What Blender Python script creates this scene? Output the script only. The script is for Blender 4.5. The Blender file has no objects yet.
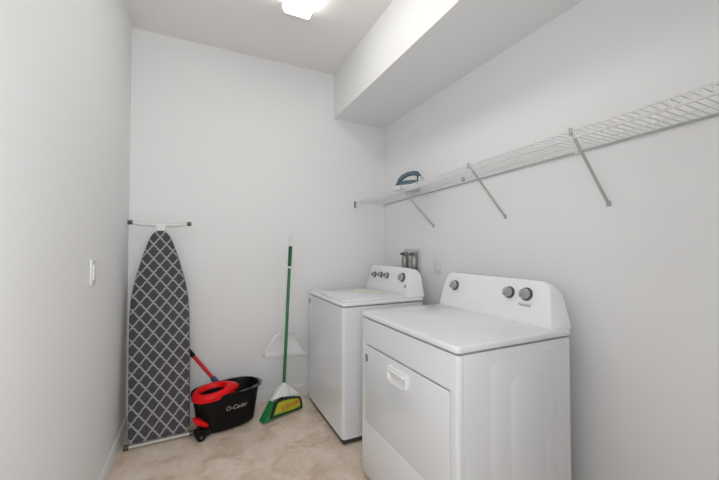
import bpy, bmesh, random
from math import *
from mathutils import Vector, Matrix, Euler
random.seed(4)
D = bpy.data
scene = bpy.context.scene
COL = scene.collection

# ------------------------------------------------------------------ materials
def mat(name, color, rough=0.5, metal=0.0, spec=0.5, coat=0.0, bump=None, emit=None):
    m = D.materials.new(name); m.use_nodes = True
    nt = m.node_tree; b = nt.nodes['Principled BSDF']
    b.inputs['Base Color'].default_value = (*color, 1)
    b.inputs['Roughness'].default_value = rough
    b.inputs['Metallic'].default_value = metal
    b.inputs['Specular IOR Level'].default_value = spec
    b.inputs['Coat Weight'].default_value = coat
    b.inputs['Coat Roughness'].default_value = 0.08
    if bump:
        sc, st, dist = bump
        tc = nt.nodes.new('ShaderNodeTexCoord')
        n = nt.nodes.new('ShaderNodeTexNoise'); n.inputs['Scale'].default_value = sc; n.inputs['Detail'].default_value = 3
        bp = nt.nodes.new('ShaderNodeBump'); bp.inputs['Strength'].default_value = st; bp.inputs['Distance'].default_value = dist
        nt.links.new(tc.outputs['Object'], n.inputs['Vector'])
        nt.links.new(n.outputs['Fac'], bp.inputs['Height'])
        nt.links.new(bp.outputs['Normal'], b.inputs['Normal'])
    if emit:
        b.inputs['Emission Color'].default_value = (*emit[0], 1)
        b.inputs['Emission Strength'].default_value = emit[1]
    return m

LAMP = 6.8
M = {
 'wall': mat('wall_paint', (.868, .870, .872), .75, bump=(160, .06, .002), spec=.3),
 'ceiling': mat('ceiling_paint', (.87, .86, .84), .85, bump=(130, .08, .002), spec=.2),
 'trim': mat('trim_paint', (.82, .82, .81), .35),
 'enamel': mat('white_enamel', (.825, .845, .875), .22, spec=.5, coat=.4),
 'enamel_side': mat('white_enamel_sheet', (.82, .835, .86), .38, spec=.4),
 'console': mat('white_console_plastic', (.88, .885, .90), .32, spec=.5),
 'base_dark': mat('dark_base', (.045, .042, .04), .7),
 'black': mat('black_plastic', (.006, .006, .0065), .45, spec=.18),
 'rubber': mat('black_rubber', (.006, .006, .006), .7, spec=.2),
 'red': mat('red_plastic', (.84, .006, .010), .4, spec=.25),
 'redpole': mat('red_painted_tube', (.66, .010, .018), .4, spec=.3),
 'navy': mat('navy_plastic', (.02, .04, .12), .4),
 'grey': mat('grey_plastic', (.20, .21, .21), .45),
 'darkgrey': mat('dark_grey_plastic', (.085, .085, .09), .35),
 'chrome': mat('brushed_chrome', (.50, .50, .50), .28, metal=.85),
 'steel': mat('steel_wire', (.35, .35, .36), .35, metal=.8),
 'whitemetal': mat('white_powder_coated_metal', (.78, .78, .77), .4),
 'wire': mat('white_vinyl_wire', (.80, .80, .805), .45),
 'bracket': mat('grey_white_bracket', (.50, .50, .50), .45),
 'whiteplastic': mat('white_plastic', (.84, .845, .85), .4),
 'plate': mat('switch_plate_plastic', (.80, .80, .81), .35),
 'green': mat('green_painted_tube', (.018, .17, .055), .35),
 'darkgreen': mat('dark_green_grip', (.012, .10, .035), .5),
 'brownframe': mat('dark_taupe_metal', (.12, .095, .07), .5),
 'label_border': mat('label_border_print', (.025, .035, .025), .5, spec=.2),
 'label_yellow': mat('label_yellow_print', (.52, .50, .03), .4),
 'label_green': mat('label_green_print', (.10, .30, .03), .4),
 'label_red': mat('label_red_print', (.62, .02, .05), .4),
 'letter': mat('light_grey_lettering', (.45, .45, .45), .5),
 'print': mat('grey_printing', (.30, .30, .31), .5),
 'slate': mat('slate_blue_plastic', (.075, .125, .16), .35),
 'ironwhite': mat('pale_blue_white_plastic', (.70, .76, .80), .3),
 'sole': mat('iron_soleplate', (.24, .24, .26), .35, metal=.5),
 'cord': mat('pale_grey_cord', (.55, .55, .54), .6),
 'paper': mat('pale_yellow_paper', (.82, .81, .69), .7),
 'diffuser': mat('lamp_diffuser', (.9, .9, .88), .4, emit=((1, .975, .93), LAMP)),
 'brass': mat('valve_metal', (.30, .31, .29), .35, metal=.6),
}

def floor_mat():
    m = D.materials.new('travertine_look_floor'); m.use_nodes = True
    nt = m.node_tree; b = nt.nodes['Principled BSDF']; N = nt.nodes.new; L = nt.links.new
    tc = N('ShaderNodeTexCoord')
    n1 = N('ShaderNodeTexNoise'); n1.inputs['Scale'].default_value = 5.5; n1.inputs['Detail'].default_value = 7; n1.inputs['Roughness'].default_value = .62; n1.inputs['Distortion'].default_value = .6
    n2 = N('ShaderNodeTexNoise'); n2.inputs['Scale'].default_value = 26; n2.inputs['Detail'].default_value = 5; n2.inputs['Roughness'].default_value = .6
    r1 = N('ShaderNodeValToRGB'); e = r1.color_ramp.elements
    e[0].position = .34; e[0].color = (.66, .51, .385, 1); e[1].position = .66; e[1].color = (.88, .775, .67, 1)
    k = e.new(.5); k.color = (.80, .67, .55, 1)
    r2 = N('ShaderNodeValToRGB'); e = r2.color_ramp.elements
    e[0].position = .38; e[0].color = (.86, .84, .82, 1); e[1].position = .62; e[1].color = (1, 1, 1, 1)
    mx = N('ShaderNodeMix'); mx.data_type = 'RGBA'; mx.blend_type = 'MULTIPLY'; mx.inputs['Factor'].default_value = .6
    L(tc.outputs['Object'], n1.inputs['Vector']); L(tc.outputs['Object'], n2.inputs['Vector'])
    L(n1.outputs['Fac'], r1.inputs['Fac']); L(n2.outputs['Fac'], r2.inputs['Fac'])
    L(r1.outputs['Color'], mx.inputs['A']); L(r2.outputs['Color'], mx.inputs['B'])
    L(mx.outputs['Result'], b.inputs['Base Color'])
    b.inputs['Roughness'].default_value = .5; b.inputs['Specular IOR Level'].default_value = .3
    return m
M['floor'] = floor_mat()

def lattice_mat():
    """charcoal cover with a pale trellis lattice, from the cover's own x/z coordinates"""
    m = D.materials.new('charcoal_trellis_fabric'); m.use_nodes = True
    nt = m.node_tree; b = nt.nodes['Principled BSDF']; N = nt.nodes.new; L = nt.links.new
    tc = N('ShaderNodeTexCoord'); sp = N('ShaderNodeSeparateXYZ'); L(tc.outputs['Object'], sp.inputs[0])
    def mth(op, a, b_=None):
        n = N('ShaderNodeMath'); n.operation = op
        for i, v in enumerate((a, b_)):
            if v is None: continue
            if isinstance(v, (int, float)): n.inputs[i].default_value = v
            else: L(v, n.inputs[i])
        return n.outputs[0]
    PX, PZ = .0765, .0985
    x = mth('DIVIDE', mth('ADD', sp.outputs['X'], .0), PX); z = mth('DIVIDE', sp.outputs['Z'], PZ)
    a = mth('ADD', x, z); c = mth('SUBTRACT', x, z)
    # wobble each diagonal by the other one: straight crossings with a bulge between = trellis
    wa = mth('MULTIPLY', mth('SINE', mth('MULTIPLY', c, 4*pi)), .012)
    wc = mth('MULTIPLY', mth('SINE', mth('MULTIPLY', a, 4*pi)), .012)
    la = mth('ABSOLUTE', mth('SUBTRACT', mth('FRACT', mth('ADD', mth('ADD', a, wa), 100.)), .5))
    lc = mth('ABSOLUTE', mth('SUBTRACT', mth('FRACT', mth('ADD', mth('ADD', c, wc), 100.)), .5))
    mn = mth('MINIMUM', la, lc)
    fac = mth('LESS_THAN', mn, .082)
    mx = N('ShaderNodeMix'); mx.data_type = 'RGBA'
    mx.inputs['A'].default_value = (.078, .075, .083, 1); mx.inputs['B'].default_value = (.36, .355, .37, 1)
    L(fac, mx.inputs['Factor']); L(mx.outputs['Result'], b.inputs['Base Color'])
    b.inputs['Roughness'].default_value = .85; b.inputs['Specular IOR Level'].default_value = .2
    return m
M['lattice'] = lattice_mat()

def bristle_mat():
    m = D.materials.new('green_bristles'); m.use_nodes = True
    nt = m.node_tree; b = nt.nodes['Principled BSDF']; N = nt.nodes.new; L = nt.links.new
    tc = N('ShaderNodeTexCoord'); mp = N('ShaderNodeMapping'); mp.inputs['Scale'].default_value = (240, 240, 6)
    n = N('ShaderNodeTexNoise'); n.inputs['Scale'].default_value = 1
    r = N('ShaderNodeValToRGB'); e = r.color_ramp.elements
    e[0].position = .35; e[0].color = (.008, .13, .03, 1); e[1].position = .65; e[1].color = (.03, .33, .09, 1)
    L(tc.outputs['Object'], mp.inputs['Vector']); L(mp.outputs['Vector'], n.inputs['Vector']); L(n.outputs['Fac'], r.inputs['Fac'])
    L(r.outputs['Color'], b.inputs['Base Color']); b.inputs['Roughness'].default_value = .6
    return m
M['bristle'] = bristle_mat()

# ------------------------------------------------------------------ geometry helpers
class MB:
    """collects shapes into ONE mesh"""
    def __init__(s): s.bm = bmesh.new()
    def _merge(s, b, mtx=None):
        if mtx is not None: b.transform(mtx)
        me = D.meshes.new('tmp'); b.to_mesh(me); b.free(); s.bm.from_mesh(me); D.meshes.remove(me)
        return s
    def box(s, lo, hi, bevel=0, seg=2, mtx=None, keep=None):
        b = bmesh.new(); bmesh.ops.create_cube(b, size=1)
        lo, hi = Vector(lo), Vector(hi); c = (lo+hi)/2; d = hi-lo
        for v in b.verts: v.co = Vector((v.co[i]*d[i]+c[i] for i in range(3)))
        if bevel:
            es = b.edges[:] if keep is None else [e for e in b.edges if keep(e)]
            bmesh.ops.bevel(b, geom=es, offset=bevel, segments=seg, profile=.5, affect='EDGES')
        return s._merge(b, mtx)
    def prism(s, pts, axis, a0, a1, bevel=0, seg=2, mtx=None):
        """closed 2-D outline extruded along axis (0,1,2); the outline uses the other two axes in order"""
        b = bmesh.new()
        def P(p, a):
            v = [0, 0, 0]; o = [i for i in range(3) if i != axis]
            v[o[0]], v[o[1]], v[axis] = p[0], p[1], a
            return v
        A = [b.verts.new(P(p, a0)) for p in pts]; B = [b.verts.new(P(p, a1)) for p in pts]
        fa = b.faces.new(A); fb = b.faces.new(B)
        n = len(pts)
        for i in range(n): b.faces.new((A[i], A[(i+1) % n], B[(i+1) % n], B[i]))
        bmesh.ops.recalc_face_normals(b, faces=b.faces[:])
        if bevel:
            es = list(set(fa.edges[:] + fb.edges[:]))
            bmesh.ops.bevel(b, geom=es, offset=bevel, segments=seg, profile=.5, affect='EDGES')
        return s._merge(b, mtx)
    def loft(s, rings, cap0=True, cap1=True, mtx=None):
        b = bmesh.new(); R = [[b.verts.new(p) for p in r] for r in rings]; n = len(R[0])
        for i in range(len(R)-1):
            for j in range(n): b.faces.new((R[i][j], R[i][(j+1) % n], R[i+1][(j+1) % n], R[i+1][j]))
        if cap0: b.faces.new(R[0])
        if cap1: b.faces.new(R[-1])
        bmesh.ops.recalc_face_normals(b, faces=b.faces[:])
        return s._merge(b, mtx)
    def lathe(s, prof, n=24, mtx=None):
        """prof: (radius, z) from bottom to top"""
        rings = [[(r*cos(2*pi*k/n), r*sin(2*pi*k/n), z) for k in range(n)] for r, z in prof]
        return s.loft(rings, mtx=mtx)
    def tube(s, pts, r, n=10, mtx=None, closed=False):
        pts = [Vector(p) for p in pts]; m = len(pts); rings = []
        rr = r if isinstance(r, (list, tuple)) else [r]*m
        up = None
        for i, p in enumerate(pts):
            if closed: t = (pts[(i+1) % m]-pts[i-1]).normalized()
            else: t = (pts[min(i+1, m-1)]-pts[max(i-1, 0)]).normalized()
            if up is None:
                up = Vector((0, 0, 1)) if abs(t.z) < .9 else Vector((1, 0, 0))
            a = t.cross(up).normalized(); bb = a.cross(t).normalized(); up = bb
            rings.append([p + rr[i]*(a*cos(2*pi*k/n)+bb*sin(2*pi*k/n)) for k in range(n)])
        if closed:
            rings.append(rings[0]); return s.loft(rings, False, False, mtx)
        return s.loft(rings, mtx=mtx)
    def build(s, name, material, parent=None, smooth=35, loc=None, rot=None):
        me = D.meshes.new(name)
        bmesh.ops.remove_doubles(s.bm, verts=s.bm.verts[:], dist=1e-6)
        s.bm.to_mesh(me); s.bm.free()
        for p in me.polygons: p.use_smooth = True
        me.set_sharp_from_angle(angle=radians(smooth))
        me.materials.append(material)
        o = D.objects.new(name, me); COL.objects.link(o)
        if loc: o.location = loc
        if rot: o.rotation_euler = rot
        if parent: o.parent = parent
        return o

def thing(name, label, cat, loc=(0, 0, 0), rot=(0, 0, 0), group=None):
    o = D.objects.new(name, None); COL.objects.link(o); o.empty_display_size = .05
    o.location = loc; o.rotation_euler = rot
    return tag(o, label, cat, group)
def tag(o, label, cat, group=None):
    o['label'] = label; o['category'] = cat
    if group: o['group'] = group
    return o
def struct(o): o['kind'] = 'structure'; return o

def rrect(x0, x1, y0, y1, r, n=6):
    """rounded rectangle outline, r = one radius or four (bl, br, tr, tl)"""
    rs = r if isinstance(r, (list, tuple)) else [r]*4
    out = []
    for (cx, cy, a0, rr) in ((x0+rs[0], y0+rs[0], pi, rs[0]), (x1-rs[1], y0+rs[1], 1.5*pi, rs[1]),
                             (x1-rs[2], y1-rs[2], 0, rs[2]), (x0+rs[3], y1-rs[3], .5*pi, rs[3])):
        for k in range(n+1):
            a = a0 + .5*pi*k/n
            out.append((cx+rr*cos(a), cy+rr*sin(a)))
    return out

def rpoly(pts, radii, n=6):
    """polygon with rounded corners"""
    out = []; m = len(pts)
    for i in range(m):
        p, a, b = Vector(pts[i]), Vector(pts[i-1]), Vector(pts[(i+1) % m])
        r = radii[i] if isinstance(radii, (list, tuple)) else radii
        if r <= 0: out.append(tuple(p)); continue
        u, v = (a-p).normalized(), (b-p).normalized()
        s, e = p+u*r, p+v*r
        for k in range(n+1):
            t = k/n; out.append(tuple((1-t)**2*s + 2*t*(1-t)*p + t*t*e))
    return out

def text(body, size, material, name, parent, mtx, depth=.0006, warp=None, shear=0):
    """lettering as a real thin mesh"""
    cu = D.curves.new(name, 'FONT'); cu.body = body; cu.size = size; cu.extrude = depth
    cu.align_x = 'CENTER'; cu.align_y = 'CENTER'; cu.shear = shear
    t = D.objects.new(name, cu); COL.objects.link(t)
    dg = bpy.context.evaluated_depsgraph_get(); dg.update()
    me = D.meshes.new_from_object(t.evaluated_get(dg)); D.objects.remove(t); D.curves.remove(cu)
    me.name = name
    for v in me.vertices: v.co = warp(v.co) if warp else mtx @ v.co
    me.materials.clear(); me.materials.append(material)
    o = D.objects.new(name, me); COL.objects.link(o); o.parent = parent
    return o

# ------------------------------------------------------------------ the room
XL, XR, YB, YF, ZC = -.433, 1.63, 2.85, -1.1, 2.815
SX, SZ = 1.105, 2.412           # soffit: left face and underside
T = .1
b = MB(); b.box((XL-T, YF-T, -T), (XR+T, YB+T, 0)); struct(b.build('floor', M['floor']))
b = MB(); b.box((XL-T, YF-T, ZC), (XR+T, YB+T, ZC+T)); struct(b.build('ceiling', M['ceiling']))
b = MB(); b.box((XL-T, YF-T, 0), (XL, YB+T, ZC)); struct(b.build('wall_left', M['wall']))
b = MB(); b.box((XR, YF-T, 0), (XR+T, YB+T, ZC)); struct(b.build('wall_right', M['wall']))
b = MB(); b.box((XL, YB, 0), (XR, YB+T, ZC)); struct(b.build('wall_back', M['wall']))
b = MB(); b.box((XL, YF-T, 0), (XR, YF, ZC)); struct(b.build('wall_front', M['wall']))
b = MB(); b.box((SX, YF, SZ), (XR, YB, ZC)); struct(b.build('ceiling_soffit', M['wall']))
def base_prof(): return [(0, 0), (.013, 0), (.013, .07), (.009, .082), (.004, .088), (0, .088)]
b = MB(); b.prism([(XL+x, z) for x, z in base_prof()], 1, YF, YB); struct(b.build('baseboard_left', M['trim']))
b = MB(); b.prism([(YB-x, z) for x, z in base_prof()], 0, XL+.013, XR-.013); struct(b.build('baseboard_back', M['trim']))
b = MB(); b.prism([(XR-x, z) for x, z in base_prof()], 1, YF, YB); struct(b.build('baseboard_right', M['trim']))

# ------------------------------------------------------------------ ceiling light
LX0, LX1, LY0, LY1 = .475, .665, .93, 2.14
lt = thing('ceiling_light', 'long white wraparound ceiling light glowing above the room', 'ceiling light', ((LX0+LX1)/2, (LY0+LY1)/2, ZC))
hx, hy = (LX1-LX0)/2, (LY1-LY0)/2
b = MB(); b.box((-hx+.01, -hy, -.022), (hx-.01, hy, 0), .003); b.build('lamp_base', M['whitemetal'], lt)
prof = rpoly([(-hx, -.022), (-hx+.012, -.066), (hx-.012, -.066), (hx, -.022)], [0, .02, .02, 0])
b = MB(); b.prism(prof, 1, -hy+.008, hy-.008); b.build('diffuser', M['diffuser'], lt)
for s in (-1, 1):
    b = MB(); y0 = s*hy; b.prism([(x*1.01, z*1.015) for x, z in prof], 1, min(y0, y0-s*.008), max(y0, y0-s*.008)); b.build('end_cap', M['whiteplastic'], lt)

# ------------------------------------------------------------------ appliances (front faces -X)
def console(name, parent, y0, y1, xf, xb, z0, z1, inset, lean, topin=.035):
    """sloped control console: tilted front outline lofted back into a wider outline"""
    def outline(ya, yb, za, zb, rt, ti): return rpoly([(ya, za), (yb, za), (yb-ti, zb), (ya+ti, zb)], [.006, .006, rt, rt], 8)
    f = outline(y0+inset, y1-inset, z0, z1, .045, topin)
    def shrink(pts, d):
        cy = sum(p[0] for p in pts)/len(pts); cz = sum(p[1] for p in pts)/len(pts)
        W = max(p[0] for p in pts)-cy; Hh = max(p[1] for p in pts)-cz
        return [(cy+(p[0]-cy)*(1-d/W), max(z0, cz+(p[1]-cz)*(1-d/Hh))) for p in pts]
    X = lambda z, dx: xf + dx + (z-z0)*lean
    rings = [[(X(z, 0), y, z) for y, z in shrink(f, .006)],
             [(X(z, .0015), y, z) for y, z in shrink(f, .002)],
             [(X(z, .006), y, z) for y, z in f]]
    g = outline(y0, y1, z0, z1-.012, .07, .05)
    rings.append([(X(z, .006)*.5+xb*.5 - .01, (y+yy)/2 + (yy-y)*.12, z*.5+zz*.5+.002) for (y, z), (yy, zz) in zip(f, g)])
    rings.append([(xb-.012, yy, zz) for yy, zz in g])
    rings.append([(xb, yy, zz) for yy, zz in shrink(g, .012)])
    b = MB(); b.loft(rings); return b.build(name, M['console'], parent, smooth=40)

def knob(parent, name, p, r, lean, angle, dark=None):
    """round knob on the tilted console face: dark skirt, chrome cap, pointer"""
    rot = Matrix.Rotation(-pi/2+lean, 4, 'Y'); mt = Matrix.Translation(p) @ rot
    b = MB(); b.lathe([(r*1.02, 0), (r*1.02, .004), (r*.95, .009), (r*.80, .010)], 28, mt)
    o = b.build(name, M['darkgrey'], parent)
    b = MB(); b.lathe([(r*.80, .009), (r*.78, .024), (r*.70, .028), (r*.1, .0285)], 28, mt); b.build('cap', M['chrome'], o)
    b = MB(); b.box((-.1*r, -.72*r, .026), (.1*r, .72*r, .033), .0015, mtx=mt @ Matrix.Rotation(angle, 4, 'Z')); b.build('pointer', dark or M['chrome'], o)
    return o

def panel_ridge(b, x0, x1, z0, z1, y, d, w=.02):
    """raised embossed panel on a side that faces -Y"""
    o = rrect(x0, x1, z0, z1, .05, 6); i = rrect(x0+w, x1-w, z0+w, z1-w, .035, 6)
    b.loft([[(x, y+.001, z) for x, z in o], [(x, y-d, z) for x, z in i]], False, True)

def badge(parent, p, ry=.012, rz=.02):
    n = 24
    b = MB(); b.loft([[(p[0]+dx, p[1]+ry*k*cos(2*pi*i/n), p[2]+rz*k*sin(2*pi*i/n)) for i in range(n)] for dx, k in ((.002, 1), (-.003, 1), (-.004, .85))])
    o = b.build('badge', M['darkgrey'], parent)
    b = MB(); b.loft([[(p[0]+dx, p[1]+.55*ry*k*cos(2*pi*i/n), p[2]+.7*rz*k*sin(2*pi*i/n)) for i in range(n)] for dx, k in ((-.0035, 1), (-.0055, .8))])
    b.build('emblem', M['chrome'], o)

# ---- dryer
def make_dryer():
    x0, x1, y0, y1, zt = .832, 1.452, .939, 1.717, .896
    r = thing('clothes_dryer', 'white front-loading clothes dryer nearest the camera, three knobs on its console', 'dryer', ((x0+x1)/2, (y0+y1)/2, 0))
    off = Vector(r.location)
    mt = Matrix.Translation(-off)
    def fin(b, name, m, parent=r, smooth=35): b.bm.transform(mt); return b.build(name, m, parent, smooth)
    # carcass behind the front panels
    b = MB(); b.prism(rrect(x0+.028, x1, y0, y1, [.004, .004, .004, .004]), 2, .022, .862)
    panel_ridge(b, .985, 1.36, .06, .825, y0, .004, .016); panel_ridge(b, 1.085, 1.285, .06, .752, y0-.0035, .004, .014)
    fin(b, 'cabinet', M['enamel_side'])
    # front frame: upper panel, two stiles, toe panel, rounded towards the sides
    dz0, dz1, dy0, dy1 = .325, .722, .985, 1.662
    b = MB()
    b.prism(rrect(x0, x0+.03, y0, y1, [.014, .004, .004, .014], 5), 2, dz1+.008, .862)
    b.prism(rrect(x0, x0+.03, y0, dy0-.003, [.014, .004, .004, .003], 5), 2, .30, dz1+.008)
    b.prism(rrect(x0, x0+.03, dy1+.003, y1, [.003, .004, .004, .014], 5), 2, .30, dz1+.008)
    fin(b, 'front_panel', M['enamel'])
    b = MB(); b.prism(rrect(x0-.001, x0+.03, y0+.001, y1-.001, [.014, .004, .004, .014], 5), 2, .03, dz0-.004, .002); fin(b, 'toe_panel', M['enamel'])
    b = MB(); b.prism(rrect(dy0, dy1, dz0, dz1, .006), 0, x0-.003, x0+.0125, .003); door = fin(b, 'door', M['enamel'])
    # scoop handle: bright raised lip above a hollow
    hy0, hy1, hz0, hz1 = 1.246, 1.415, .618, .692
    o = rpoly([(hy0, hz1), (hy1, hz1), (hy1-.004, hz0+.012), (hy1-.03, hz0), (hy0+.03, hz0), (hy0+.004, hz0+.012)], .008)
    cy, cz = (hy0+hy1)/2, (hz0+hz1)/2
    def ring(k, x, dz=0): return [(x, cy+(y-cy)*k, cz+dz+(z-cz)*k) for y, z in o]
    b = MB(); b.loft([ring(1.03, x0+.0), ring(1.0, x0-.012), ring(.93, x0-.016), ring(.84, x0-.013), ring(.78, x0-.004, .003)])
    b.box((x0-.026, hy0+.012, hz1-.022), (x0-.002, hy1-.012, hz1-.006), .006, 3)
    fin(b, 'handle', M['whiteplastic'], door)
    badge(door, (x0-.003, 1.645, .655)); 
    for c in door.children:
        if c.name.startswith('badge'): c.location = -off
    # top
    b = MB(); b.prism(rrect(x0-.004, x1+.002, y0-.003, y1+.003, [.02, .006, .006, .02]), 2, .868, zt, .008, 3); fin(b, 'top_panel', M['enamel'])
    # console
    xf, lean, zc = 1.372, .22, .894
    co = console('console', r, y0+.004, y1+.024, xf, 1.485, zc, 1.094, .022, lean); co.data.transform(mt)
    for (y, z, rr, a) in ((1.596, 1.022, .029, .7), (1.205, 1.026, .029, .8), (1.108, 1.028, .031, .7)):
        kn = knob(r, 'knob', (xf+(z-zc)*lean-.0005, y, z), rr, lean*.97, a); kn.location = -off
    face = lambda y, z: Matrix.Translation(Vector((xf+(z-zc)*lean-.0012, y, z))-off) @ Matrix.Rotation(lean, 4, 'Y') @ Matrix.Rotation(-pi/2, 4, 'Z') @ Matrix.Rotation(pi/2, 4, 'X')
    text('Normal', .021, M['print'], 'lettering', co, face(1.112, .978))
    # feet
    for (fx, fy) in ((x0+.06, y0+.06), (x0+.06, y1-.06), (x1-.06, y0+.06), (x1-.06, y1-.06)):
        b = MB(); b.lathe([(.020, 0), (.022, .006), (.012, .012), (.012, .03)], 14, Matrix.Translation((fx, fy, 0))); fin(b, 'foot', M['base_dark'])
    return r
make_dryer()

# ---- washer
def make_washer():
    x0, x1, y0, y1, zt = .835, 1.45, 1.992, 2.738, .898
    r = thing('washing_machine', 'white top-loading washing machine in the far corner beyond the dryer', 'washing machine', ((x0+x1)/2, (y0+y1)/2, 0))
    off = Vector(r.location); mt = Matrix.Translation(-off)
    def fin(b, name, m, parent=r, smooth=35): b.bm.transform(mt); return b.build(name, m, parent, smooth)
    b = MB(); b.prism(rrect(x0, x1, y0, y1, [.022, .006, .006, .022]), 2, .038, .865)
    panel_ridge(b, .98, 1.37, .07, .82, y0, .004, .016)
    fin(b, 'cabinet', M['enamel'])
    b = MB(); b.box((x0+.012, y0+.012, .006), (x1-.02, y1-.02, .040)); fin(b, 'gap_shade_block', M['base_dark'])  # dark block put in for the shade of the gap under the cabinet
    b = MB(); b.prism(rrect(x0-.006, x1+.002, y0-.004, y1+.004, [.025, .006, .006, .025]), 2, .870, zt-.006, .009, 3); fin(b, 'top_panel', M['enamel'])
    b = MB(); b.prism(rrect(x0+.03, 1.335, y0+.055, y1-.055, .03), 2, zt-.008, zt+.006, .006, 3)
    lid = fin(b, 'lid', M['enamel'])
    b = MB(); b.prism(rrect(x0+.022, x0+.036, 2.29, 2.44, .006), 2, zt-.004, zt+.004, .003); fin(b, 'lid_grip', M['enamel_side'], lid)
    xf, lean, zc = 1.36, .20, .892
    co = console('console', r, y0+.022, y1+.006, xf, 1.49, zc, 1.098, .034, lean, .03); co.data.transform(mt)
    for (y, z, rr, a) in ((2.585, 1.018, .024, .6), (2.480, 1.024, .024, .6), (2.380, 1.024, .024, .6), (2.155, 1.026, .034, .7)):
        kn = knob(r, 'knob', (xf+(z-zc)*lean-.0005, y, z), rr, lean*.97, a, M['black'] if rr < .03 else None); kn.location = -off
    face = lambda y, z: Matrix.Translation(Vector((xf+(z-zc)*lean-.001, y, z))-off) @ Matrix.Rotation(-pi/2+lean, 4, 'Y')
    b = MB(); b.lathe([(.009, 0), (.009, .004), (.007, .005)], 16, face(2.10, .965)); b.build('start_button', M['grey'], co)
    badge(r, (x0, 2.690, .815), .014, .022)
    for c in r.children:
        if c.name.startswith('badge'): c.location = -off
    for (fx, fy) in ((x0+.06, y0+.05), (x0+.06, y1-.05), (x1-.06, y0+.05), (x1-.06, y1-.05)):
        b = MB(); b.lathe([(.020, 0), (.022, .004), (.012, .008), (.012, .02)], 14, Matrix.Translation((fx, fy, 0))); fin(b, 'foot', M['rubber'])
    return r
make_washer()

# pale sheet on the washer lid
b = MB()
pts = rrect(-.075, .075, -.11, .11, .003, 2)
b.prism(pts, 2, 0, .0015)
tag(b.build('paper_sheet', M['paper'], None, loc=(1.20, 2.40, .9042), rot=(0, 0, .25)), 'pale yellow paper sheet lying on the washing machine lid', 'paper')

# ------------------------------------------------------------------ wall fittings
# washer hookup box on the right wall
ob = thing('hookup_box', 'white wall hookup box with grey valves behind the washing machine', 'hookup box', (XR, 2.370, 1.130))
b = MB()
for lo, hi in (((-.012, -.135, .095), (0, .135, .115)), ((-.012, -.135, -.115), (0, .135, -.095)), ((-.012, -.135, -.095), (0, -.115, .095)), ((-.012, .115, -.095), (0, .135, .095))): b.box(lo, hi, .003)
b.build('frame', M['plate'], ob)
b = MB(); b.box((-.004, -.116, -.096), (0, .116, .096)); b.build('back_panel', M['plate'], ob)
for y in (-.062, .075):
    b = MB(); b.lathe([(.026, -.05), (.028, -.03), (.028, .02), (.024, .05), (.026, .055), (.026, .078), (.02, .082)], 20, Matrix.Translation((-.034, y, 0))); v = b.build('valve', M['brass'], ob)
    b = MB(); b.box((-.072, y-.022, .055), (-.034, y+.022, .075), .006); b.build('handle', M['darkgrey'], v)
    b = MB(); b.tube([(-.034, y, -.05), (-.036, y, -.1), (-.042, y, -.2), (-.05, y, -.45)], .021, 12); b.build('hose', M['rubber'], ob)
b = MB(); b.box((-.062, -.075, -.078), (-.004, .09, -.05), .008); b.build('manifold', M['black'], ob)

# dryer outlet plate
op = thing('wall_outlet', 'white outlet plate on the right wall between washer and dryer', 'outlet', (XR, 2.04, 1.128))
b = MB(); b.prism(rrect(-.05, .05, -.072, .072, .008), 0, -.007, 0, .003); b.build('plate', M['plate'], op)
for z in (-.03, .03):
    b = MB(); b.prism(rrect(-.018, .018, z-.015, z+.015, .01), 0, -.009, -.006, .001); b.build('receptacle', M['whiteplastic'], op)

# light switch on the left wall
sw = thing('light_switch', 'white light switch plate on the left wall', 'light switch', (XL, 1.935, 1.133))
b = MB(); b.prism(rrect(-.037, .037, -.06, .06, .006), 0, 0, .0075, .003); b.build('plate', M['plate'], sw)
b = MB(); b.prism(rrect(-.017, .017, -.034, .034, .003), 0, .006, .011, .002); b.build('rocker', M['whiteplastic'], sw)

# ------------------------------------------------------------------ wire shelf on the right wall
SL = thing('wire_shelf', 'long white wire shelf along the right wall above washer and dryer', 'shelf', (XR, 1.45, 1.690), (-.021, 0, 0))
ya, yb = -1.4, 1.395
XF = -.318
b = MB()
n = int((yb-ya)/.0262)
for i in range(n+1):
    y = ya + .012 + i*.0262
    if y > yb: break
    b.tube([(-.006, y, .003), (XF+.006, y, .003), (XF, y, 0), (XF-.002, y, -.030)], .0018, 5)
b.build('wire_deck', M['wire'], SL)
for (x, z, rr, nm) in ((-.006, .000, .0050, 'back_rail'), (-.11, -.001, .0026, 'cross_rail'), (-.215, -.001, .0026, 'cross_rail'), (XF+.002, -.002, .0032, 'front_rail'), (XF-.002, -.032, .0034, 'lip_rail')):
    b = MB(); b.tube([(x, ya, z), (x, yb, z)], rr, 8); b.build(nm, M['wire'] if nm != 'back_rail' else M['bracket'], SL)  # back rail greyer than the wires: its shadow at the wall put into the colour
for yw in (.86, 1.415, 2.085, .27):
    y = yw-1.45
    b = MB()
    b.tube([(XF-.002, y-.026, .006), (XF+.02, y-.022, -.012), (-.004, y+.016, -.262)], .0062, 8)
    b.box((-.005, y+.006, -.275), (0, y+.026, -.250), .002)
    b.tube([(XF-.004, y-.026, -.02), (XF-.004, y-.026, .008), (XF+.012, y-.026, .008)], .004, 6)
    b.build('bracket', M['bracket'], SL)
for yw in (.37, 1.0, 1.765, 2.4):
    y = yw-1.45
    zc = .024 if yw == 1.765 else 0; b = MB(); b.box((-.016, y-.009, zc-.010), (0, y+.009, zc+.016), .003); b.build('wall_clip', M['black'] if yw == 1.765 else M['wire'], SL)
b = MB(); b.box((XF-.008, yb-.012, -.045), (XF+.012, yb+.004, .012), .003); b.build('end_cap', M['grey'], SL)
b = MB(); b.box((-.02, yb-.012, -.025), (0, yb+.004, .012), .003); b.build('end_cap', M['wire'], SL)

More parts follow.
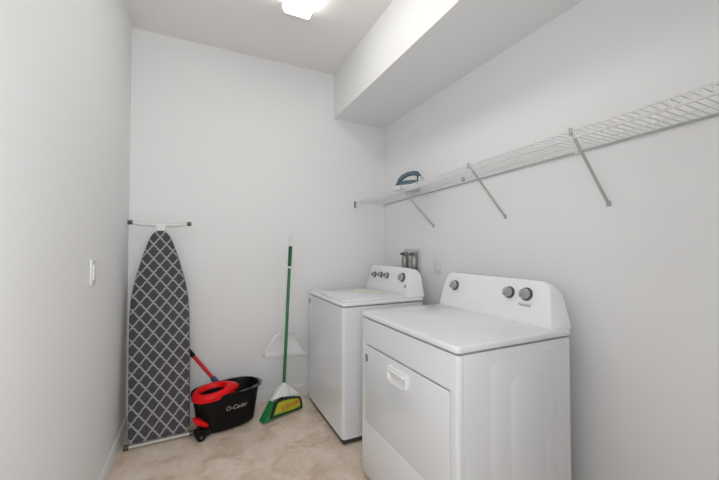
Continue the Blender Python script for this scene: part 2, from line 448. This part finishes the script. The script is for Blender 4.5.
# ------------------------------------------------------------------ steam iron on the shelf
def make_iron():
    zb = 1.690-(2.185-1.45)*.021+.0062
    r = thing('steam_iron', 'slate blue and white clothes iron on the wire shelf', 'iron', (1.455, 2.185, zb), (Matrix.Rotation(-.021, 3, 'X') @ Matrix.Rotation(radians(145), 3, 'Z')).to_euler()); r.scale = (.82, .86, 1.0)
    # local: tip towards +x, heel at -x
    def foot(k=1., kx=1., z=0, n=20):
        pts = []
        for i in range(n+1):                       # right side heel -> tip
            t = i/n; x = -.115*kx + .245*kx*t
            w = .056*k*(1-(max(0, t-.12)/.88)**2.1)
            pts.append((x, -w, z))
        for i in range(n-1, -1, -1):
            t = i/n; x = -.115*kx + .245*kx*t
            w = .056*k*(1-(max(0, t-.12)/.88)**2.1)
            pts.append((x, w, z))
        return pts
    b = MB(); b.loft([foot(1, 1, 0), foot(1.02, 1.005, .003), foot(1, 1, .012)]); b.build('soleplate', M['sole'], r)
    b = MB(); b.loft([foot(.97, .97, .012), foot(1.0, 1.0, .018), foot(.96, .97, .036), foot(.88, .92, .045)]); b.build('skirt', M['ironwhite'], r)
    # water tank / body, rising to the heel, with the loop handle above
    b = MB(); b.loft([foot(.86, .90, .044), foot(.80, .87, .055), [(x*1.0-.0, y, z) for x, y, z in foot(.70, .78, .070)], foot(.50, .60, .080)]); b.build('body', M['slate'], r)
    b = MB(); b.tube([(.085, 0, .058), (.075, 0, .085), (.045, 0, .112), (0, 0, .130), (-.05, 0, .138), (-.088, 0, .134), (-.104, 0, .115), (-.106, 0, .085), (-.098, 0, .055)], [.019, .020, .020, .018, .018, .020, .021, .022, .024], 12)
    b.build('handle', M['slate'], r)
    b = MB(); b.box((-.122, -.045, .0), (-.100, .045, .105), .008, 3); b.build('heel_rest', M['ironwhite'], r)
    b = MB(); b.lathe([(.014, 0), (.014, .008), (.01, .010)], 16, Matrix.Translation((.035, 0, .118)) @ Matrix.Rotation(.5, 4, 'Y')); b.build('button', M['ironwhite'], r)
    b = MB(); b.tube([(-.11, 0, .10), (-.14, .015, .095), (-.165, .06, .065), (-.175, .11, .055), (-.170, .15, .030), (-.150, .185, .010), (-.115, .20, .0075), (-.08, .18, .0075), (-.07, .14, .0075)], .005, 8)
    b.build('power_cord', M['cord'], r)
make_iron()

# ------------------------------------------------------------------ ironing board leaning in the left corner
def make_board():
    r = thing('ironing_board', 'ironing board with charcoal lattice cover leaning upright in the left corner', 'ironing board', (-.200, 2.525, .0055), (-.179, -.024, 0))
    hw = [(.036, .160), (.055, .168), (.30, .171), (.60, .174), (.80, .173), (.92, .166), (1.03, .148), (1.12, .125), (1.20, .105), (1.28, .080), (1.335, .060), (1.365, .040), (1.380, .014)]
    # smooth the outline
    def half(z):
        for (z0, w0), (z1, w1) in zip(hw, hw[1:]):
            if z <= z1: return w0+(w1-w0)*(z-z0)/(z1-z0)
        return hw[-1][1]
    zs = [.036, .040, .048, .06] + [.08+.04*i for i in range(30)] + [1.27, 1.295, 1.32, 1.34, 1.355, 1.367, 1.375, 1.380]
    def ring(y, d):
        c = .69
        R = [(half(z)-d*(1 if half(z) > .03 else .3), y, z + (d*.9 if z < .055 else (-d if z > 1.3 else 0))) for z in zs]
        return [(x, yy, z) for x, yy, z in R] + [(-x, yy, z) for x, yy, z in reversed(R)]
    b = MB(); b.loft([ring(-.030, .010), ring(-.027, .003), ring(-.020, 0), ring(-.006, 0), ring(-.002, .006)])
    b.build('cover', M['lattice'], r, smooth=50)
    # metal rim under the cover
    b = MB(); b.tube([(x*.965, .006, z*.985+.010) for x, y, z in ring(0, 0)], .0085, 8, closed=True); b.build('frame', M['brownframe'], r)
    # folded legs lie against the underside; the feet are the cross bars past nose and heel
    b = MB()
    for x in (-.02, .02): b.tube([(x, .024, .45), (x, .024, 1.36), (x*.8, .014, 1.395)], .009, 8)
    b.build('leg', M['whitemetal'], r)
    b = MB(); b.tube([(-.055, .036, 1.0), (-.055, .036, .10), (-.05, .02, .016)], .009, 8); b.tube([(.055, .036, 1.0), (.055, .036, .10), (.05, .02, .016)], .009, 8)
    b.tube([(-.055, .036, 1.0), (.055, .036, 1.0)], .007, 8)
    b.build('leg', M['whitemetal'], r)
    def bar(zc, y, sag, h, d, tilt=0.):
        """flattened cross tube with a cap on each end"""
        b = MB(); rings = []
        for i in range(17):
            x = -.178+.356*i/16; z0 = zc - sag*(1-(2*i/16-1)**2) - tilt*x
            rings.append([(x, y+d*cos(2*pi*k/12), z0+h*sin(2*pi*k/12)) for k in range(12)])
        b.loft(rings); f = b.build('foot_bar', M['whitemetal'], r)
        for s in (-1, 1):
            b = MB(); b.lathe([(.0135, -.014), (.0155, -.010), (.0155, .010), (.013, .014)], 14, Matrix.Translation((s*.181, y, zc-tilt*s*.181)) @ Matrix.Rotation(pi/2, 4, 'Y')); b.build('foot_cap', M['darkgrey'], f)
    bar(1.440, .004, .016, .0125, .011, .025); bar(.0155, .004, 0.0, .0095, .0095)
    b = MB(); b.prism(rpoly([(-.032, 1.432), (.032, 1.432), (.022, 1.375), (-.022, 1.375)], .012), 1, -.010, .022, .004); b.build('hinge_plate', M['whiteplastic'], r)
make_board()

# ------------------------------------------------------------------ spin-mop bucket
BK_LOC, BK_ROT = (.200, 2.60, 0), radians(13)
def make_bucket():
    r = thing('mop_bucket', 'black mop bucket with red wringer on the floor beside the ironing board', 'bucket', BK_LOC, (0, 0, BK_ROT))
    H = .264
    def oval(a, bq, z, n=48, e=2.7, cx=0):
        out = []
        for k in range(n):
            t = 2*pi*k/n; c, s = cos(t), sin(t)
            out.append((cx + a*copysign(abs(c)**(2/e), c), bq*copysign(abs(s)**(2/e), s), z))
        return out
    A = lambda z: .184+.038*z/H; B = lambda z: .108+.024*z/H
    rings = [oval(.160, .09, .012), oval(.176, .100, .012), oval(A(.02), B(.02), .022)]
    rings += [oval(A(z), B(z), z) for z in (.06, .12, .18, .23, .244)]
    rings += [oval(.228, .141, .246), oval(.230, .143, .256), oval(.227, .140, H), oval(.219, .132, H), oval(A(.24)-.006, B(.24)-.006, .24), oval(A(.12)-.006, B(.12)-.006, .12), oval(.160, .095, .03)]
    b = MB(); b.loft(rings); b.build('pail', M['black'], r, smooth=40)
    # lettering wrapped on the front of the pail
    x_c, zc = .030, .160
    def warp(co):
        x = x_c + co.x; z = zc + co.y - .0*co.x
        a, bq = A(z), B(z); e = 2.7
        y = -bq*(max(0, 1-(abs(x)/a)**e))**(1/e)
        return Vector((x, y-.0012-co.z, z))
    text('O-Cedar', .040, M['letter'], 'lettering', r, None, warp=warp, shear=.2)
    # red wringer basket: domed ring over the left half, hollow in the middle, tongue to the right
    cx, cy = -.105, -.030
    def wr(k, z, t=0, ky=1):
        out = []
        for x, y, z_ in oval(.128*k, .112*k*ky, z, 44, 2.15, 0):
            q = max(0, x/.128)
            out.append((cx+x+t*q**3, cy+y*(1-5*t*q**3), z_+.10*x))
        return out
    rings = [wr(.94, .240, .03), wr(.99, .246, .05), wr(1.0, .262, .052), wr(.95, .279, .045), wr(.86, .290, .02), wr(.77, .291, .0), wr(.70, .282), wr(.66, .255), wr(.60, .20), wr(.46, .12)]
    b = MB(); b.loft(rings, cap0=False); w = b.build('wringer', M['red'], r, smooth=50)
    # the dark spinning basket inside the ring
    b = MB(); b.loft([wr(.64, .258), wr(.585, .20), wr(.45, .124), wr(.02, .124)], False, False); b.build('basket', M['black'], w)
    # bail handle folded on the rim
    b = MB(); b.tube([(.229, .02, .268), (.231, -.06, .270), (.20, -.115, .270), (.13, -.141, .270), (.05, -.148, .268)], .0045, 8); b.tube([(.20, -.116, .271), (.165, -.132, .272), (.13, -.143, .271)], .009, 8); b.build('bail', M['darkgrey'], r)
    # red foot pedal with its black bracket and wheel at the left end
    b = MB()
    b.prism(rpoly([(-.238, .128), (-.223, .143), (-.193, .127), (-.148, .092), (-.146, .074), (-.173, .077), (-.223, .107)], .008), 1, -.115, -.050, .008, 3); b.build('pedal', M['red'], r)
    b = MB(); b.box((-.225, -.105, .012), (-.13, -.045, .062), .012, 3); b.tube([(-.215, -.08, .045), (-.19, -.08, .088)], .012, 8); b.build('pedal_bracket', M['black'], r)
    sx, sy = -.195, -.118
    b = MB(); b.lathe([(.018, -.012), (.026, -.011), (.028, -.006), (.028, .006), (.026, .011), (.018, .012)], 24, Matrix.Translation((sx, sy, .0285)) @ Matrix.Rotation(pi/2, 4, 'X')); wl = b.build('wheel', M['rubber'], r)
    b = MB(); b.lathe([(.010, -.015), (.010, .015)], 14, Matrix.Translation((sx, sy, .0285)) @ Matrix.Rotation(pi/2, 4, 'X')); b.build('hub', M['darkgrey'], wl)
make_bucket()

# ------------------------------------------------------------------ mop standing in the bucket, handle slanting up behind the board
def make_mop():
    p0 = Vector((.250, 2.655, .130)); p1 = Vector((-.040, 2.757, .497))
    d = (p1-p0).normalized()
    r = thing('mop', 'mop with red handle and black grip standing in the bucket, leaning left', 'mop', p0)
    q = Vector((0, 0, 1)).rotation_difference(d); r.rotation_mode = 'QUATERNION'; r.rotation_quaternion = q
    L = (p1-p0).length
    b = MB(); b.lathe([(.0125, .16), (.0125, L-.04)], 14); b.build('handle', M['redpole'], r)
    b = MB(); b.lathe([(.0145, L-.045), (.0155, L-.03), (.0155, L+.17), (.013, L+.185), (.006, L+.19)], 14); b.build('grip', M['rubber'], r)
    b = MB(); b.lathe([(.019, .085), (.020, .10), (.018, .225), (.0135, .235)], 16); b.build('collar', M['navy'], r)
    b = MB(); b.lathe([(.045, .03), (.05, .045), (.03, .07), (.02, .09)], 20); b.build('head_disc', M['red'], r)
    b = MB()
    for k in range(26):
        a = 2*pi*k/26; rr = .03+.012*random.random()
        b.tube([(.02*cos(a), .02*sin(a), .045), (rr*cos(a), rr*sin(a), .03), (rr*1.05*cos(a+.1), rr*1.05*sin(a+.1), -.005), (rr*.8*cos(a+.2), rr*.8*sin(a+.2), -.02)], .005, 6)
    b.build('strands', M['whiteplastic'], r)
make_mop()

# ------------------------------------------------------------------ broom, with its dustpan clipped on the stick
BR_A = atan2(.12, .30); BR_L = Vector((.1, .2, 1.3))
def broom_frame():
    ax = Vector((cos(BR_A), sin(BR_A), 0)); n = ax.cross(BR_L).normalized()   # n points back-down/away
    up = n.cross(ax).normalized()
    if up.z < 0: up = -up
    ny = up.cross(ax).normalized()       # so that (ax, ny, up) is right handed
    return Matrix((( ax.x, ny.x, up.x), (ax.y, ny.y, up.y), (ax.z, ny.z, up.z))).to_4x4()
def make_broom():
    fr = broom_frame(); e = fr.to_euler()
    # local: x along the head, z up the leaning plane, y away from the camera; origin at the long bristle tip
    r = thing('broom', 'green and white angle broom standing against the back wall', 'broom', (.42, 2.50, .010), e)
    s = 1.012
    # bristles: bundle with a slanted lower edge, thinner at the tips
    bot = [(.005, .0), (.10, .0), (.20, -.002), (.322, -.004)]
    top = [(.095, .122), (.17, .122), (.24, .105), (.318, .086)]
    def band(t, th):
        p = [((1-t)*x0+t*x1, (1-t)*z0+t*z1) for (x0, z0), (x1, z1) in zip(bot, top)]
        return [(x, -th, z) for x, z in p] + [(x, th, z) for x, z in reversed(p)]
    b = MB(); b.loft([band(0, .032), band(.05, .036), band(.5, .030), band(1, .022)]); b.build('bristles', M['bristle'], r)
    # white cap
    o = rpoly([(.088, .116), (.140, .168), (.176, .195), (.192, .203), (.228, .203), (.245, .190), (.300, .135), (.332, .098), (.322, .082), (.24, .102), (.17, .118)], .007)
    b = MB(); b.prism(o, 1, -.025, .025, .009, 3)
    for k in range(4):                      # moulded ribs
        x = .155+.035*k; b.tube([(x, -.0255, .130-.012*k), (.200+.008*k, -.0255, .188)], .0035, 6)
    b.lathe([(.019, 0), (.017, .02), (.0145, .025)], 16, Matrix.Translation((.211, 0, .190)) @ Matrix.Rotation(.115, 4, 'Y'))
    b.build('cap', M['whiteplastic'], r)
    # printed card sleeve around the bristles
    def sleeve(poly, y0, y1, m, nm, par): 
        b = MB(); b.prism(poly, 1, y0, y1, .001, 1); return b.build(nm, m, par)
    sl = rpoly([(.048, .014), (.340, -.006), (.340, .040), (.328, .084), (.240, .104), (.150, .120), (.100, .108)], .01)
    S = sleeve(sl, -.0395, .0395, M['label_border'], 'card_sleeve', r)
    cx, cz = .225, .055
    sc = lambda k, kz: [(cx+(x-cx)*k, cz+(z-cz)*kz) for x, z in sl]
    sleeve(sc(.84, .80), -.0405, -.039, M['label_green'], 'printed_band', S)
    sleeve(rpoly([(.085, .032), (.245, .014), (.318, .022), (.312, .074), (.235, .094), (.128, .104)], .012), -.0415, -.040, M['label_yellow'], 'printed_panel', S)
    text('Libman', .058, M['label_red'], 'lettering', S, Matrix.Translation((.232, -.0418, .058)) @ Matrix.Rotation(-.10, 4, 'Y') @ Matrix.Rotation(pi/2, 4, 'X'), shear=.2)
    # stick
    p0 = Vector((.211, 0, .210)); p1 = Vector((.360, 0, 1.328)); d = (p1-p0)
    def seg(t0, t1, rad, m, nm): 
        b = MB(); b.tube([p0+d*t0, p0+d*(t0*.5+t1*.5), p0+d*t1], rad, 12); return b.build(nm, m, r)
    seg(-.01, .90, .0118, M['green'], 'stick')
    seg(.79, .935, .0145, M['darkgreen'], 'grip')
    seg(.775, .79, .0125, M['whiteplastic'], 'band')
    seg(.935, .985, .0115, M['whiteplastic'], 'tip')
    b = MB(); c = p0+d*1.0; b.tube([c+Vector((.012*cos(2*pi*k/14), 0, .016*sin(2*pi*k/14))) for k in range(14)], .004, 8, closed=True); b.build('hanging_loop', M['whiteplastic'], r)
    return r
make_broom()
def make_dustpan():
    fr = broom_frame(); e = fr.to_euler()
    off = fr @ Vector((0, .014, 0))
    r = thing('dustpan', 'white dustpan clipped to the broom stick, off the floor', 'dustpan', Vector((.42, 2.50, .010))+off, e)
    # wide lip at the bottom, narrowing to the neck that snaps on the stick at the top
    o = rpoly([(.076, .434), (.462, .362), (.448, .405), (.375, .520), (.345, .560), (.245, .590), (.190, .575), (.084, .474)], [.006, .006, .03, .02, .02, .02, .02, .03])
    b = MB(); b.prism(o, 1, .030, .034, .001, 1); b.build('pan', M['whiteplastic'], r)
    # raised side and rear wall
    w = [(.080, .450), (.088, .475), (.138, .520), (.192, .572), (.246, .587), (.342, .557), (.374, .517), (.412, .448), (.446, .404), (.458, .380)]
    b = MB(); n = len(w)
    P = [Vector((x, 0, z)) for x, z in w]
    for i in range(n-1):
        a, c = P[i], P[i+1]; t = (c-a).normalized(); q = Vector((-t.z, 0, t.x))*.002
        h0 = .030*min(1, .25+i/3., .25+(n-1-i)/3.); h1 = .030*min(1, .25+(i+1)/3., .25+(n-2-i)/3.)
        b.loft([[a-q+Vector((0, .032-h0, 0)), a+q+Vector((0, .032-h0, 0)), a+q+Vector((0, .034, 0)), a-q+Vector((0, .034, 0))],
                [c-q+Vector((0, .032-h1, 0)), c+q+Vector((0, .032-h1, 0)), c+q+Vector((0, .034, 0)), c-q+Vector((0, .034, 0))]])
    b.build('rim', M['whiteplastic'], r)
    b = MB(); b.prism(rpoly([(.074, .430), (.466, .358), (.462, .384), (.078, .456)], .004), 1, .010, .036, .004); b.build('lip', M['trim'], r)
    b = MB(); b.box((.240, .000, .555), (.285, .032, .590), .004); b.build('stick_clip', M['whiteplastic'], r)
make_dustpan()

# ------------------------------------------------------------------ light
def area(name, loc, rot, sx, sy, power, color=(1, 1, 1)):
    l = D.lights.new(name, 'AREA'); l.shape = 'RECTANGLE'; l.size = sx; l.size_y = sy; l.energy = power; l.color = color
    o = D.objects.new(name, l); COL.objects.link(o); o.location = loc; o.rotation_euler = rot
    return o
# added soft fill light behind the camera, standing in for a flash
area('added_fill', (-.02, -.22, 1.36), (pi*.5+.10, 0, .48), .55, .55, 20.5, (.975, .985, 1))

w = D.worlds.new('World'); scene.world = w; w.use_nodes = True
w.node_tree.nodes['Background'].inputs['Color'].default_value = (.9, .93, 1, 1)
w.node_tree.nodes['Background'].inputs['Strength'].default_value = .0

# ------------------------------------------------------------------ camera
cd = D.cameras.new('Camera'); cam = D.objects.new('Camera', cd); COL.objects.link(cam)
cd.sensor_width = 36; cd.sensor_fit = 'HORIZONTAL'; cd.lens = 36*340/719; cd.clip_start = .02
yaw, pitch = atan(162.5/340), atan(8/340)
cam.location = (0, 0, 1.245); cam.rotation_euler = (pi/2+pitch, 0, -yaw)
scene.camera = cam
vs = scene.view_settings
vs.view_transform = 'Standard'; vs.look = 'None'; vs.gamma = 1; vs.use_curve_mapping = False; vs.exposure = 0.0
